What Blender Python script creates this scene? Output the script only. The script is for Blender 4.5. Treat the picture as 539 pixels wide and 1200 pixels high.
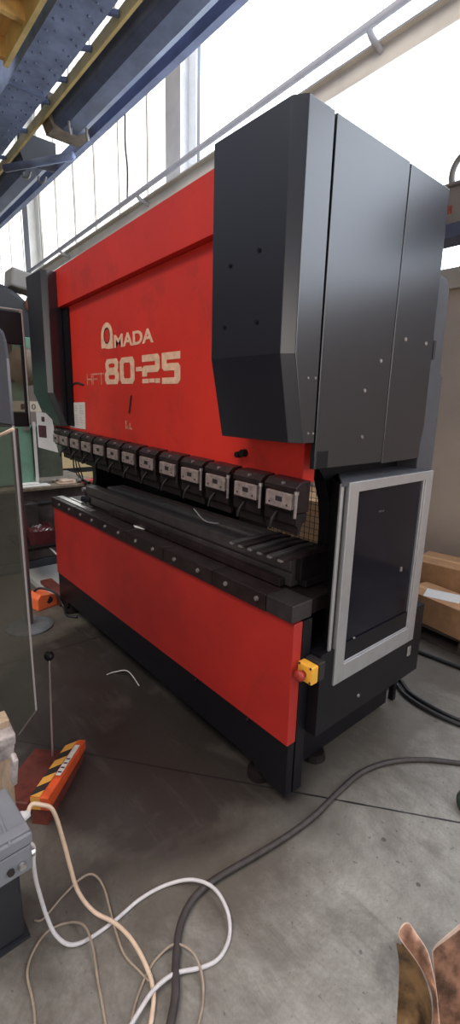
import bpy, bmesh, math, random
from mathutils import Vector, Matrix
random.seed(7)
for o in list(bpy.data.objects): bpy.data.objects.remove(o)
scn = bpy.context.scene
C = scn.collection

# ---------------------------------------------------------------- camera
cam_d = bpy.data.cameras.new('camera'); cam = bpy.data.objects.new('camera', cam_d); C.objects.link(cam)
cam_d.sensor_fit = 'VERTICAL'; cam_d.sensor_height = 24.0; cam_d.sensor_width = 24.0
cam_d.lens = 24.0 * 544.3 / 1200.0
cam_d.clip_start = 0.05; cam_d.clip_end = 200
p, y, r = -.231, -.8607, .0251
fw = Vector((math.sin(y)*math.cos(p), math.cos(y)*math.cos(p), math.sin(p)))
rt0 = Vector((math.cos(y), -math.sin(y), 0)); up0 = rt0.cross(fw)
rt = math.cos(r)*rt0 + math.sin(r)*up0; up = -math.sin(r)*rt0 + math.cos(r)*up0
M = Matrix((rt, up, -fw)).transposed().to_4x4(); M.translation = (1.064, -1.252, 1.663)
cam.matrix_world = M
scn.camera = cam

# ---------------------------------------------------------------- world, lights, exposure
w = bpy.data.worlds.new('world'); scn.world = w; w.use_nodes = True
wn = w.node_tree; bgn = wn.nodes['Background']
wtc = wn.nodes.new('ShaderNodeTexCoord'); wsp = wn.nodes.new('ShaderNodeSeparateXYZ'); wn.links.new(wtc.outputs['Generated'], wsp.inputs[0])
wcr = wn.nodes.new('ShaderNodeValToRGB'); wn.links.new(wsp.outputs[2], wcr.inputs[0])   # gradient added for cover reflections: dull low down, bluish above
wcr.color_ramp.elements[0].position = .18; wcr.color_ramp.elements[0].color = (.075, .066, .060, 1)
wcr.color_ramp.elements[1].position = .50; wcr.color_ramp.elements[1].color = (.42, .49, .62, 1)
wn.links.new(wcr.outputs[0], bgn.inputs[0]); bgn.inputs[1].default_value = 1.0
WIN_E = 4.6
def area(name, loc, rot, sx, sy, power, col=(1, 1, 1)):
    l = bpy.data.lights.new(name, 'AREA'); l.shape = 'RECTANGLE'; l.size = sx; l.size_y = sy; l.energy = power; l.color = col
    o = bpy.data.objects.new(name, l); C.objects.link(o); o.location = loc; o.rotation_euler = [math.radians(a) for a in rot]; return o
area('roof_skylight_light', (-.8, -3.6, 7.2), (34, 0, 0), 6, 2.5, 380, (1, .92, .84))
area('front_fill_light', (3.0, -7.5, 2.2), (88, 0, 14), 4, 3, 130, (1, .93, .86))  # fill added behind the camera to brighten ram and girder fronts
area('side_fill_light', (6.5, 1.0, 3.0), (0, 72, 0), 3, 3.5, 150, (1, .97, .93))  # unseen lamp added on the right, brightens door and floor
scn.view_settings.view_transform = 'Standard'; scn.view_settings.look = 'None'
scn.view_settings.exposure = 0.0; scn.view_settings.gamma = 1.0
scn.view_settings.use_curve_mapping = False

# ---------------------------------------------------------------- materials
def mat(name, col, rough=.5, metal=0., var=.0, scale=8., bump=0., col2=None, spec=None, bscale=None, stretch=None, dirt=0., dscale=2.5):
    m = bpy.data.materials.new(name); m.use_nodes = True
    nt = m.node_tree; N = nt.nodes; L = nt.links; b = N['Principled BSDF']
    b.inputs['Base Color'].default_value = (*col, 1); b.inputs['Roughness'].default_value = rough; b.inputs['Metallic'].default_value = metal
    if spec is not None: b.inputs['Specular IOR Level'].default_value = spec
    tc = N.new('ShaderNodeTexCoord'); src = tc.outputs['Object']
    if stretch:
        mp = N.new('ShaderNodeMapping'); mp.inputs['Scale'].default_value = stretch; L.new(src, mp.inputs[0]); src = mp.outputs[0]
    out = None
    if var > 0 or col2:
        n = N.new('ShaderNodeTexNoise'); n.inputs['Scale'].default_value = scale; n.inputs['Detail'].default_value = 6; n.inputs['Roughness'].default_value = .65
        L.new(src, n.inputs['Vector'])
        cr = N.new('ShaderNodeValToRGB'); c2 = col2 or tuple(c*(1-var) for c in col); c1 = col if col2 else tuple(min(1, c*(1+var*.5)) for c in col)
        cr.color_ramp.elements[0].position = .35; cr.color_ramp.elements[0].color = (*c2, 1)
        cr.color_ramp.elements[1].position = .65; cr.color_ramp.elements[1].color = (*c1, 1)
        L.new(n.outputs['Fac'], cr.inputs[0]); out = cr.outputs[0]
    if dirt > 0:
        n2 = N.new('ShaderNodeTexNoise'); n2.inputs['Scale'].default_value = dscale; n2.inputs['Detail'].default_value = 10; n2.inputs['Roughness'].default_value = .75
        L.new(tc.outputs['Object'], n2.inputs['Vector'])
        r2 = N.new('ShaderNodeValToRGB'); r2.color_ramp.elements[0].position = .52; r2.color_ramp.elements[0].color = (0, 0, 0, 1)
        r2.color_ramp.elements[1].position = .72; r2.color_ramp.elements[1].color = (dirt, dirt, dirt, 1); L.new(n2.outputs['Fac'], r2.inputs[0])
        mx = N.new('ShaderNodeMix'); mx.data_type = 'RGBA'; L.new(r2.outputs[0], mx.inputs[0])
        if out: L.new(out, mx.inputs[6])
        else: mx.inputs[6].default_value = (*col, 1)
        mx.inputs[7].default_value = (.03, .02, .018, 1); out = mx.outputs[2]
    if out: L.new(out, b.inputs['Base Color'])
    if bump > 0:
        nb = N.new('ShaderNodeTexNoise'); nb.inputs['Scale'].default_value = bscale or scale*4; nb.inputs['Detail'].default_value = 4
        L.new(src, nb.inputs['Vector'])
        bp = N.new('ShaderNodeBump'); bp.inputs['Strength'].default_value = bump; bp.inputs['Distance'].default_value = .01
        L.new(nb.outputs['Fac'], bp.inputs['Height']); L.new(bp.outputs[0], b.inputs['Normal'])
    return m
def emis(name, col, e):
    m = bpy.data.materials.new(name); m.use_nodes = True; b = m.node_tree.nodes['Principled BSDF']
    b.inputs['Base Color'].default_value = (*col, 1); b.inputs['Emission Color'].default_value = (*col, 1); b.inputs['Emission Strength'].default_value = e
    return m
def clear(name, col, rough=.05, alpha=.2):
    m = bpy.data.materials.new(name); m.use_nodes = True; nt = m.node_tree; N = nt.nodes; L = nt.links
    for n in list(N):
        if n.type != 'OUTPUT_MATERIAL': N.remove(n)
    out = [n for n in N if n.type == 'OUTPUT_MATERIAL'][0]
    tr = N.new('ShaderNodeBsdfTransparent'); tr.inputs[0].default_value = (*[.5+.5*c for c in col], 1)
    pb = N.new('ShaderNodeBsdfPrincipled'); pb.inputs['Base Color'].default_value = (*col, 1); pb.inputs['Roughness'].default_value = rough
    mx = N.new('ShaderNodeMixShader'); mx.inputs[0].default_value = alpha
    L.new(tr.outputs[0], mx.inputs[1]); L.new(pb.outputs[0], mx.inputs[2]); L.new(mx.outputs[0], out.inputs[0])
    return m
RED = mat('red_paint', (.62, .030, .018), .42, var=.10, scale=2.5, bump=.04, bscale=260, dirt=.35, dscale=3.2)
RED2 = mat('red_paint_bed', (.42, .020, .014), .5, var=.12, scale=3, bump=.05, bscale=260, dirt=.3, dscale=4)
BLACK = mat('black_textured_paint', (.008, .007, .009), .42, bump=.06, bscale=420, var=.1, scale=3, spec=.22)
COVER = mat('dark_cover_paint', (.012, .012, .017), .27, bump=.02, bscale=420, var=.1, scale=2, spec=.85)
DARK = mat('dark_oily_steel', (.016, .011, .011), .5, metal=.1, var=.4, scale=12, bump=.1, spec=.25)
RAIL = mat('blackened_steel', (.028, .017, .017), .38, metal=.25, var=.4, scale=14, bump=.05, spec=.35)
STEEL = mat('ground_steel', (.42, .37, .36), .35, metal=.7, var=.3, scale=30, dirt=.5, dscale=18)
BRIGHT = mat('bright_steel', (.62, .60, .58), .28, metal=.9, var=.1, scale=20)
PLATE = mat('worn_plate_steel', (.36, .28, .26), .42, metal=.35, var=.35, scale=45, dirt=.4, dscale=30)
GREYST = mat('grey_steel_bar', (.075, .062, .060), .4, metal=.4, var=.25, scale=9)
ALU = mat('aluminium_profile', (.52, .51, .52), .38, metal=.75, var=.06, scale=20)
SMOKE = mat('dark_safety_glass', (.004, .004, .010), .10, var=.3, scale=4, spec=.2)
CREAM = mat('faded_cream_vinyl', (.80, .50, .33), .6, var=.18, scale=26)
CREAM2 = mat('worn_cream_vinyl', (.62, .24, .15), .6, var=.4, scale=36)
INK = mat('black_ink', (.02, .015, .015), .6)
PAPER = mat('paper', (.60, .55, .50), .8, var=.12, scale=60)
PAPERW = mat('white_paper', (.72, .70, .68), .8, var=.05, scale=20)
YEL = mat('yellow_plastic', (.85, .42, .045), .45, var=.1, scale=20)
REDKNOB = mat('red_button', (.35, .03, .02), .45)
ORANGE = mat('orange_red_paint', (.62, .085, .02), .5, var=.25, scale=18, dirt=.4, dscale=14)
ORANGED = mat('dirty_red_paint', (.13, .022, .013), .6, var=.5, scale=18, dirt=.6, dscale=9)
ORANGEL = mat('bright_orange_plastic', (.85, .16, .05), .45, var=.1, scale=20)
GREEN = mat('machine_green_paint', (.19, .36, .27), .5, var=.2, scale=5, dirt=.5, dscale=5)
GREEND = mat('dull_green_paint', (.075, .09, .06), .6, var=.25, scale=6)
BROWNG = mat('brown_dusty_casting', (.22, .17, .12), .7, var=.4, scale=8)
DARKM = mat('dark_machine_paint', (.022, .023, .028), .5, var=.2, scale=5)
CARD = mat('cardboard', (.47, .25, .12), .85, var=.18, scale=12, bump=.1)
CARDL = mat('light_cardboard', (.60, .36, .19), .85, var=.12, scale=9, bump=.1)
WOODD = mat('dark_pallet_wood', (.07, .05, .04), .85, var=.4, scale=10, stretch=(1, 8, 8))
WOOD = mat('pale_batten_wood', (.42, .30, .20), .75, var=.25, scale=10, stretch=(8, 8, 1))
OCHRE = mat('ochre_painted_steel', (.72, .53, .20), .6, var=.2, scale=4)
OCHRE2 = mat('ochre_plank', (.82, .52, .18), .7, var=.25, scale=3, stretch=(1, 3, 3))
BLUEG = mat('blue_grey_girder_paint', (.21, .26, .40), .55, var=.35, scale=4, bump=.05)
DUCT = mat('dark_blue_grey_sheet', (.12, .155, .25), .42, var=.35, scale=3, dirt=.0)
BLUER = mat('blue_rail_paint', (.24, .29, .47), .5, var=.2, scale=4)
GREYP = mat('grey_paint', (.30, .29, .27), .55, var=.12, scale=4)
GREYD = mat('rear_cabinet_grey', (.07, .07, .08), .5, var=.15, scale=6, bump=.05)
BOXG = mat('grey_enclosure_plastic', (.20, .205, .225), .42, var=.08, scale=10, bump=.05, bscale=300)
WCAB = mat('white_cable_jacket', (.60, .56, .55), .45, var=.1, scale=30)
CCAB = mat('cream_cable_jacket', (.68, .49, .35), .45, var=.1, scale=30)
TCAB = mat('tan_cable_jacket', (.34, .26, .19), .5, var=.2, scale=30)
GCAB = mat('grey_rubber_hose', (.048, .037, .034), .55, var=.3, scale=30, bump=.1)
BCAB = mat('black_rubber_cable', (.010, .010, .011), .4, var=.1, scale=30)
COPPER = mat('oily_copper_sheet', (.40, .20, .125), .34, metal=.45, var=.65, scale=14, bump=.35, bscale=18, dirt=.8, dscale=9)
COPPERI = mat('dark_stained_copper', (.26, .145, .06), .5, metal=.2, col2=(.03, .018, .01), scale=11, bump=.3, bscale=18, dirt=.8, dscale=16)
COPED = mat('pale_copper_edge', (.55, .40, .32), .45, metal=.3, var=.2, scale=20)
TAPE = mat('crumpled_clear_tape', (.42, .36, .34), .3, var=.5, scale=18, bump=.8, bscale=30)
ACR = clear('clear_acrylic', (.28, .27, .22), .08, .14)
ACRG = clear('hazy_grey_acrylic', (.10, .10, .12), .15, .72)
EDGE = mat('polished_acrylic_edge', (.28, .24, .23), .3)
RODM = mat('thin_steel_rod', (.50, .40, .38), .35, metal=.6)
WHITEP = mat('white_panel_paint', (.62, .60, .58), .6, var=.1, scale=5)
YPANEL = mat('pale_yellow_panel', (.92, .70, .36), .6, var=.08, scale=3)
BROWNGLOVE = mat('dark_red_grip', (.10, .018, .015), .5)

# ---------------------------------------------------------------- geometry helpers
def link(name, bm, m=None, parent=None, smooth=False, bevel=0., seg=2):
    me = bpy.data.meshes.new(name); bmesh.ops.recalc_face_normals(bm, faces=bm.faces); bm.to_mesh(me); bm.free()
    o = bpy.data.objects.new(name, me); C.objects.link(o)
    if m:
        for mm in (m if isinstance(m, (list, tuple)) else [m]): me.materials.append(mm)
    if smooth:
        for f in me.polygons: f.use_smooth = True
    if parent: o.parent = parent
    if bevel > 0:
        b = o.modifiers.new('bevel', 'BEVEL'); b.width = bevel; b.segments = seg; b.limit_method = 'ANGLE'
    return o
def T(o, label, cat, group=None, kind=None):
    o['label'] = label; o['category'] = cat
    if group: o['group'] = group
    if kind: o['kind'] = kind
    return o
def S(o): o['kind'] = 'structure'; return o
def thing(name, label, cat, loc=(0, 0, 0), rz=0, group=None):
    o = bpy.data.objects.new(name, None); C.objects.link(o); o.location = loc; o.rotation_euler = (0, 0, rz); o.empty_display_size = .1
    return T(o, label, cat, group)
def B(bm, x0, x1, y0, y1, z0, z1, mat4=None, mi=0):
    r = bmesh.ops.create_cube(bm, size=1)
    for v in r['verts']:
        v.co = Vector((x0+(v.co.x+.5)*(x1-x0), y0+(v.co.y+.5)*(y1-y0), z0+(v.co.z+.5)*(z1-z0)))
        if mat4: v.co = mat4 @ v.co
    if mi:
        for f in {f for v in r['verts'] for f in v.link_faces}: f.material_index = mi
    return bm
def nb(): return bmesh.new()
def box(name, x0, x1, y0, y1, z0, z1, m, parent=None, bevel=0., mat4=None):
    return link(name, B(nb(), x0, x1, y0, y1, z0, z1, mat4), m, parent, bevel=bevel)
def P(bm, pts, axis, a, b):
    """prism: pts 2D in the two other axes (xyz order), extruded along axis from a to b"""
    def mk(u, v, t):
        return {'x': (t, u, v), 'y': (u, t, v), 'z': (u, v, t)}[axis]
    v0 = [bm.verts.new(mk(u, v, a)) for u, v in pts]; v1 = [bm.verts.new(mk(u, v, b)) for u, v in pts]
    n = len(pts); bm.faces.new(v0); bm.faces.new(v1[::-1])
    for i in range(n): bm.faces.new((v0[i], v0[(i+1) % n], v1[(i+1) % n], v1[i]))
    return bm
def cyl(bm, p0, p1, r0, r1=None, seg=16):
    r1 = r0 if r1 is None else r1
    p0 = Vector(p0); p1 = Vector(p1); d = p1-p0
    q = d.to_track_quat('Z', 'Y').to_matrix().to_4x4(); q.translation = (p0+p1)/2
    bmesh.ops.create_cone(bm, cap_ends=True, segments=seg, radius1=r0, radius2=r1, depth=d.length, matrix=q)
    return bm
def lathe(bm, prof, c=(0, 0, 0), seg=32, q=None):
    rings = []
    for rr, z in prof:
        ring = []
        for i in range(seg):
            a = 2*math.pi*i/seg; v = Vector((rr*math.cos(a), rr*math.sin(a), z))
            if q: v = q @ v
            ring.append(bm.verts.new(v+Vector(c)))
        rings.append(ring)
    for a, b in zip(rings, rings[1:]):
        for i in range(seg): bm.faces.new((a[i], a[(i+1) % seg], b[(i+1) % seg], b[i]))
    if prof[0][0] > 0: bm.faces.new(rings[0][::-1])
    if prof[-1][0] > 0: bm.faces.new(rings[-1])
    return bm
def smoothpts(pts, n=8):
    pts = [Vector(q) for q in pts]; out = []
    for i in range(len(pts)-1):
        p0 = pts[max(i-1, 0)]; p1 = pts[i]; p2 = pts[i+1]; p3 = pts[min(i+2, len(pts)-1)]
        for k in range(n):
            t = k/n; out.append(.5*((2*p1)+(-p0+p2)*t+(2*p0-5*p1+4*p2-p3)*t*t+(-p0+3*p1-3*p2+p3)*t**3))
    out.append(pts[-1]); return out
def tube(bm, pts, rad, seg=10, n=8, sm=True):
    pts = smoothpts(pts, n) if sm else [Vector(q) for q in pts]
    rings = []; prev = None
    for i, pnt in enumerate(pts):
        d = (pts[min(i+1, len(pts)-1)]-pts[max(i-1, 0)]).normalized()
        if prev is None:
            u = d.orthogonal().normalized()
        else:
            u = (prev - d*prev.dot(d)).normalized()
        prev = u; v = d.cross(u)
        rings.append([bm.verts.new(pnt+(u*math.cos(2*math.pi*k/seg)+v*math.sin(2*math.pi*k/seg))*rad) for k in range(seg)])
    for a, b in zip(rings, rings[1:]):
        for k in range(seg): bm.faces.new((a[k], a[(k+1) % seg], b[(k+1) % seg], b[k]))
    bm.faces.new(rings[0][::-1]); bm.faces.new(rings[-1]); return bm
def bolt(name, p, axis, r=.009, h=.006, m=None, parent=None):
    p = Vector(p); d = {'x': Vector((1, 0, 0)), 'y': Vector((0, -1, 0)), 'z': Vector((0, 0, 1))}[axis]
    bm = nb(); cyl(bm, p-d*.002, p+d*h, r, r*.86, 12); cyl(bm, p+d*h*.5, p+d*(h+.0012), r*.45, r*.40, 6)
    return link(name, bm, m or BRIGHT, parent)

# ================================================================= SETTING
# floor
bm = nb(); B(bm, -22, 8, -8, 3.2, -.3, 0)
FL = bpy.data.materials.new('stained_concrete'); FL.use_nodes = True
nt = FL.node_tree; N = nt.nodes; L = nt.links; pb = N['Principled BSDF']
tc = N.new('ShaderNodeTexCoord')
def noise(s, d=8, ro=.6, dist=0., vec=None):
    n = N.new('ShaderNodeTexNoise'); n.inputs['Scale'].default_value = s; n.inputs['Detail'].default_value = d; n.inputs['Roughness'].default_value = ro; n.inputs['Distortion'].default_value = dist
    L.new(vec or tc.outputs['Object'], n.inputs['Vector']); return n.outputs['Fac']
def ramp(src, a, ca, b, cb):
    c = N.new('ShaderNodeValToRGB'); c.color_ramp.elements[0].position = a; c.color_ramp.elements[0].color = (*ca, 1)
    c.color_ramp.elements[1].position = b; c.color_ramp.elements[1].color = (*cb, 1); L.new(src, c.inputs[0]); return c.outputs[0]
def mixc(f, a, b, t='MIX'):
    m = N.new('ShaderNodeMix'); m.data_type = 'RGBA'; m.blend_type = t
    for s, i in ((f, 0), (a, 6), (b, 7)):
        if isinstance(s, (int, float)): m.inputs[i].default_value = s
        elif isinstance(s, tuple): m.inputs[i].default_value = (*s, 1)
        else: L.new(s, m.inputs[i])
    return m.outputs[2]
def mth(op, a, b=None, c=None):
    m = N.new('ShaderNodeMath'); m.operation = op
    for s, i in ((a, 0), (b, 1), (c, 2)):
        if s is None: continue
        if isinstance(s, (int, float)): m.inputs[i].default_value = s
        else: L.new(s, m.inputs[i])
    return m.outputs[0]
K1 = (1, 1, 1); K0 = (0, 0, 0)
base = ramp(noise(1.9, 12, .78), .36, (.17, .152, .128), .64, (.41, .385, .34))
base = mixc(ramp(noise(60, 4, .7), .4, K0, .65, (.35, .35, .35)), base, (.14, .13, .115))
sx = N.new('ShaderNodeSeparateXYZ'); L.new(tc.outputs['Object'], sx.inputs[0])
# noise that roughens the edges of the dark floor zones below
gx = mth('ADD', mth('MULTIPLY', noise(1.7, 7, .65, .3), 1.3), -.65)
# floor colour darkens to the left: dirt mixed with painted-in shade
dirt_shade = ramp(mth('MULTIPLY_ADD', mth('ADD', mth('ADD', mth('MULTIPLY', sx.outputs[0], -.8), mth('MULTIPLY', sx.outputs[1], .05)), mth('MULTIPLY', gx, 1.3)), .5, .5), .30, K0, .52, (.80, .80, .80))
base = mixc(dirt_shade, base, (.072, .057, .042))
# dark ellipse before the press: oil stain plus painted-in shade
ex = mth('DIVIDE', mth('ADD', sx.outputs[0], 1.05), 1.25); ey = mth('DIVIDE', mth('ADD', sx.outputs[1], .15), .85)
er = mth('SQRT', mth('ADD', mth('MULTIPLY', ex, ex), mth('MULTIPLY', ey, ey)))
oil_shade = ramp(mth('ADD', er, mth('MULTIPLY', gx, .9)), .72, (.95, .95, .95), 1.02, K0)
base = mixc(oil_shade, base, (.026, .020, .017))
blot = ramp(noise(2.3, 6, .55, .4), .56, K0, .66, (.6, .6, .6))
base = mixc(blot, base, (.085, .07, .058))
spots = N.new('ShaderNodeTexVoronoi'); spots.inputs['Scale'].default_value = 5.5; spots.inputs['Randomness'].default_value = 1; L.new(tc.outputs['Object'], spots.inputs['Vector'])
sp = ramp(mth('ADD', spots.outputs['Distance'], mth('MULTIPLY', noise(20), .05)), .075, K1, .085, K0)
base = mixc(mth('MULTIPLY', sp, .75), base, (.035, .03, .027))
speck = ramp(noise(38, 3, .6), .66, K0, .70, (.6, .6, .6))
base = mixc(speck, base, (.05, .042, .036))
smear = N.new('ShaderNodeMapping'); smear.inputs['Scale'].default_value = (1.2, 9, 1); smear.inputs['Rotation'].default_value = (0, 0, .7); L.new(tc.outputs['Object'], smear.inputs[0])
base = mixc(ramp(noise(1.6, 8, .7, .3, smear.outputs[0]), .55, K0, .72, (.5, .5, .5)), base, (.09, .078, .062))
scr = ramp(noise(5, 2, .5, 2.5), .495, K0, .5, (.35, .35, .35)); scr2 = ramp(noise(5, 2, .5, 2.5), .5, K1, .505, K0)
base = mixc(mth('MULTIPLY', mth('MULTIPLY', scr, scr2), .6), base, (.07, .06, .05))
# sawn control joints
def joint(p0, p1, wd):
    dx, dy = p1[0]-p0[0], p1[1]-p0[1]; ln = math.hypot(dx, dy); nx, ny = -dy/ln, dx/ln; c = -(nx*p0[0]+ny*p0[1])
    d = mth('ABSOLUTE', mth('ADD', mth('ADD', mth('MULTIPLY', sx.outputs[0], nx), mth('MULTIPLY', sx.outputs[1], ny)), c))
    d = mth('ADD', d, mth('MULTIPLY', mth('SUBTRACT', noise(14, 3), .5), .006))
    return mth('LESS_THAN', d, wd)
for a in (((-.047, .089), (.507, .52), .0042), ((-.722, -.384), (-1.065, -.652), .0042), ((-1.878, -.619), (-1.863, -.346), .005)):
    if a[0] == (-.722, -.384): continue
    base = mixc(joint(*a), base, (.012, .01, .01))
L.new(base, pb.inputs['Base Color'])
L.new(ramp(noise(3, 6), .3, (.38,)*3, .7, (.62,)*3), pb.inputs['Roughness'])
bp = N.new('ShaderNodeBump'); bp.inputs['Strength'].default_value = .12; bp.inputs['Distance'].default_value = .01; L.new(noise(45, 6), bp.inputs['Height']); L.new(bp.outputs[0], pb.inputs['Normal'])
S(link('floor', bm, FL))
WALLM = mat('beige_plaster', (.60, .50, .42), .75, var=.08, scale=1.5, bump=.1, bscale=80)
S(box('wall_back', -22, 8, 3.2, 3.5, 0, 2.70, WALLM))
S(box('wall_left', -22.3, -22, -8, 3.5, 0, 8.5, mat('far_wall_paint', (.35, .34, .32), .8)))
CEIL = mat('dark_roof_sheet', (.10, .105, .12), .7, var=.2, scale=2)
S(box('ceiling', -22.3, 8, -.8, 3.5, 8.5, 8.7, CEIL))
S(box('trim_1', -22, 8, 3.12, 3.3, 2.70, 2.87, mat('cream_sill_steel', (.55, .50, .42), .6, var=.1, scale=2)))
# translucent glazing in bays between the columns: ribbed polycarbonate sheets backlit by daylight
def glazing(i, x0, x1, ribs):
    POLY = POLYS[0 if ribs else 1]
    bm = nb(); n = max(1, int((x1-x0)/.9))
    for k in range(n):
        a = x0+(x1-x0)*k/n; b = x0+(x1-x0)*(k+1)/n
        B(bm, a+.012, b-.012, 3.30, 3.33, 2.87, 8.5)
    o = S(link('window_%d' % i, bm, POLY))
    if ribs:
        bm = nb()
        for k in range(n+1): a = x0+(x1-x0)*k/n; B(bm, a-.016, a+.016, 3.27, 3.34, 2.87, 8.5)
        link('glazing_bar', bm, BARM, o)
BARM = mat('pale_glazing_bar', (.62, .60, .55), .6)
POLYS = []
for nm, lo, hi in (('backlit_streaked_polycarbonate', (.17, .168, .155), (.60, .62, .62)), ('backlit_polycarbonate', (.45, .5, .58), (.76, .85, 1))):
    PM = bpy.data.materials.new(nm); PM.use_nodes = True
    nt = PM.node_tree; N = nt.nodes; L = nt.links; pb = N['Principled BSDF']; tc = N.new('ShaderNodeTexCoord')
    mp = N.new('ShaderNodeMapping'); mp.inputs['Scale'].default_value = (5, 1, .35); L.new(tc.outputs['Object'], mp.inputs[0])
    dn = N.new('ShaderNodeTexNoise'); dn.inputs['Scale'].default_value = 1.4; dn.inputs['Detail'].default_value = 9; dn.inputs['Roughness'].default_value = .7; L.new(mp.outputs[0], dn.inputs['Vector'])
    cr = N.new('ShaderNodeValToRGB'); cr.color_ramp.elements[0].position = .38; cr.color_ramp.elements[0].color = (*lo, 1); cr.color_ramp.elements[1].position = .56; cr.color_ramp.elements[1].color = (*hi, 1)
    L.new(dn.outputs['Fac'], cr.inputs[0]); L.new(cr.outputs[0], pb.inputs['Emission Color']); pb.inputs['Emission Strength'].default_value = WIN_E
    pb.inputs['Base Color'].default_value = (.8, .8, .78, 1); POLYS.append(PM)
COLM = mat('grey_column_paint', (.74, .74, .74), .55, var=.1, scale=3)
cols = [-18.2, -11.65, -5.3, 1.05, 7.4]
for i, (a, b) in enumerate(zip(cols, cols[1:])): glazing(i+1, a+.2, b-.2, i < 2)
for i, x in enumerate(cols):
    bm = nb(); B(bm, x-.19, x+.19, 2.98, 3.0, 2.0, 8.5); B(bm, x-.19, x+.19, 3.24, 3.26, 2.0, 8.5); B(bm, x-.012, x+.012, 3.0, 3.24, 2.0, 8.5)
    S(link('trim_%d' % (i+2), bm, COLM))
# horizontal steel channel across the glazing
bm = nb(); z0 = 0
B(bm, -20, 10, 2.93, 2.97, z0-.03, z0+.20); B(bm, -20, 10, 2.86, 2.93, z0+.18, z0+.20); B(bm, -20, 10, 2.86, 2.93, z0-.03, z0-.01)
tr = S(link('trim_8', bm, mat('beige_channel_paint', (.72, .67, .58), .6, var=.12, scale=2))); tr.location = (-2.1, 0, 4.585); tr.rotation_euler.y = -.030
PIPEM = mat('grey_pipe_paint', (.50, .50, .54), .5, var=.1, scale=5)
pr = thing('wall_pipe', 'long thin grey pipe running along the glazed back wall on short brackets', 'pipe', (-2.0, 2.72, 4.83)); pr.rotation_euler.y = -.040
link('pipe', tube(nb(), [(-20, 0, .0), (10, 0, .0)], .034, 10, sm=False), PIPEM, pr, smooth=True)
for x in (-7.0, -3.9, .10, 3.5):
    bm = nb(); tube(bm, [(x, 0, 0), (x, .08, -.06), (x, .22, -.09)], .030, 8); link('bracket', bm, PIPEM, pr, smooth=True)
# drooping cable in front of the glazing
T(link('hanging_cable', tube(nb(), [(-6.9, 3.0, 6.55), (-6.75, 2.98, 6.5), (-6.66, 2.98, 6.2), (-6.68, 2.98, 5.7), (-6.62, 2.98, 5.3), (-6.65, 2.98, 4.9)], .014, 8), BCAB, smooth=True),
  'thin dark cable hanging down in front of the bright glazing', 'cable')

# ================================================================= PRESS BRAKE
PB = thing('press_brake', 'large red and black hydraulic press brake with white lettering', 'press brake')
# --- bed
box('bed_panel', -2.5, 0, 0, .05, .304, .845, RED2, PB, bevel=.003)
box('bed_end_plate', -.13, .002, .052, .105, .05, .845, BLACK, PB, bevel=.002)
bm = nb(); P(bm, [(-2.5, .304), (0, .304), (0, .05), (-.10, .05), (-.22, .10), (-2.32, .10), (-2.34, .07), (-2.42, .03), (-2.5, .03)], 'y', .006, .046)
link('plinth', bm, BLACK, PB, bevel=.003)
B_ = nb()
B(B_, -2.45, -.15, .06, .75, .10, .842); link('bed_body', B_, DARK, PB)
for x in (-2.36, -.20):
    bm = nb(); cyl(bm, (x, .05, 0), (x, .05, .03), .055, .055, 20); cyl(bm, (x, .05, .03), (x, .05, .10), .022, .022, 12); link('levelling_foot', bm, DARK, PB)
bm = nb(); cyl(bm, (-.12, .34, 0), (-.12, .34, .035), .06, .05, 20); link('levelling_foot', bm, DARK, PB)
for x in (-.62, -.235): bolt('plinth_pin', (x, .0, .295), 'y', .008, .012, DARK, PB)
# table top with clamp rail segments
box('table', -2.46, -.02, .012, .42, .847, .915, DARK, PB, bevel=.003)
segs = [-2.5, -2.05, -1.66, -1.29, -.90, -.49, -.145]
for a, b in zip(segs, segs[1:]): box('clamp_rail', a+.0015, b-.0015, -.014, .085, .849, .923, RAIL, PB, bevel=.004)
box('end_block', -.142, .0, -.014, .10, .852, .925, mat('end_block_steel', (.06, .05, .05), .32, metal=.5, var=.3, scale=12), PB, bevel=.004)
for x in (-2.337, -2.144, -1.948, -1.765, -1.571, -1.395, -1.186, -1.002, -.795, -.597, -.393, -.196):
    bolt('rail_bolt', (x, -.014, .890), 'y', .0115, .007, STEEL, PB)
# --- side frames (C shape with throat) left and right
def cframe(x0, x1, name='side_frame'):
    th = [(.172, 1.432), (.215, 1.414), (.262, 1.36), (.298, 1.265), (.314, 1.17), (.316, 1.05), (.303, .96), (.271, .892), (.225, .85), (.16, .83)]
    pts = [(.06, .03), (.06, .83), (.16, .83)][:2]+th[::-1]+[(.165, 2.42), (.79, 2.42), (.90, 1.80), (.95, 1.75), (.95, .03)]
    bm = nb(); P(bm, pts, 'x', x0, x1); return link(name, bm, BLACK, PB)
cframe(-.165, -.105); cframe(-2.46, -2.40)
# rear beam and gauge, dark inside
bm = nb(); B(bm, -2.39, -.17, .86, .92, 1.25, 2.4); link('rear_beam', bm, BLACK, PB)
bm = nb(); B(bm, -2.39, -.95, .55, .80, .86, 1.50); B(bm, -2.39, -.95, .50, .55, 1.08, 1.14); link('back_gauge', bm, DARK, PB)
# bellows behind the table
bm = nb()
for k in range(4):
    yb = .44+k*.045; B(bm, -.95, -.17, yb, yb+.006, .845, .915+.012*(k % 2)); B(bm, -.95, -.17, yb+.006, yb+.045, .845, .885)
link('bellows', bm, DARK, PB)
# --- ram: trapezoid plates (the ram hangs a touch out of level)
bm = nb(); P(bm, [(-2.62, 1.452), (-.075, 1.372), (-.075, 2.35), (-2.62, 2.25)], 'y', .085, .15)
ram = link('ram', bm, RED, PB)
bm = nb(); P(bm, [(-2.42, 2.262), (-.10, 2.349), (-.10, 2.585), (-2.42, 2.497)], 'y', .045, .135)
link('ram_top_plate', bm, RED, PB, bevel=.002)
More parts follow.
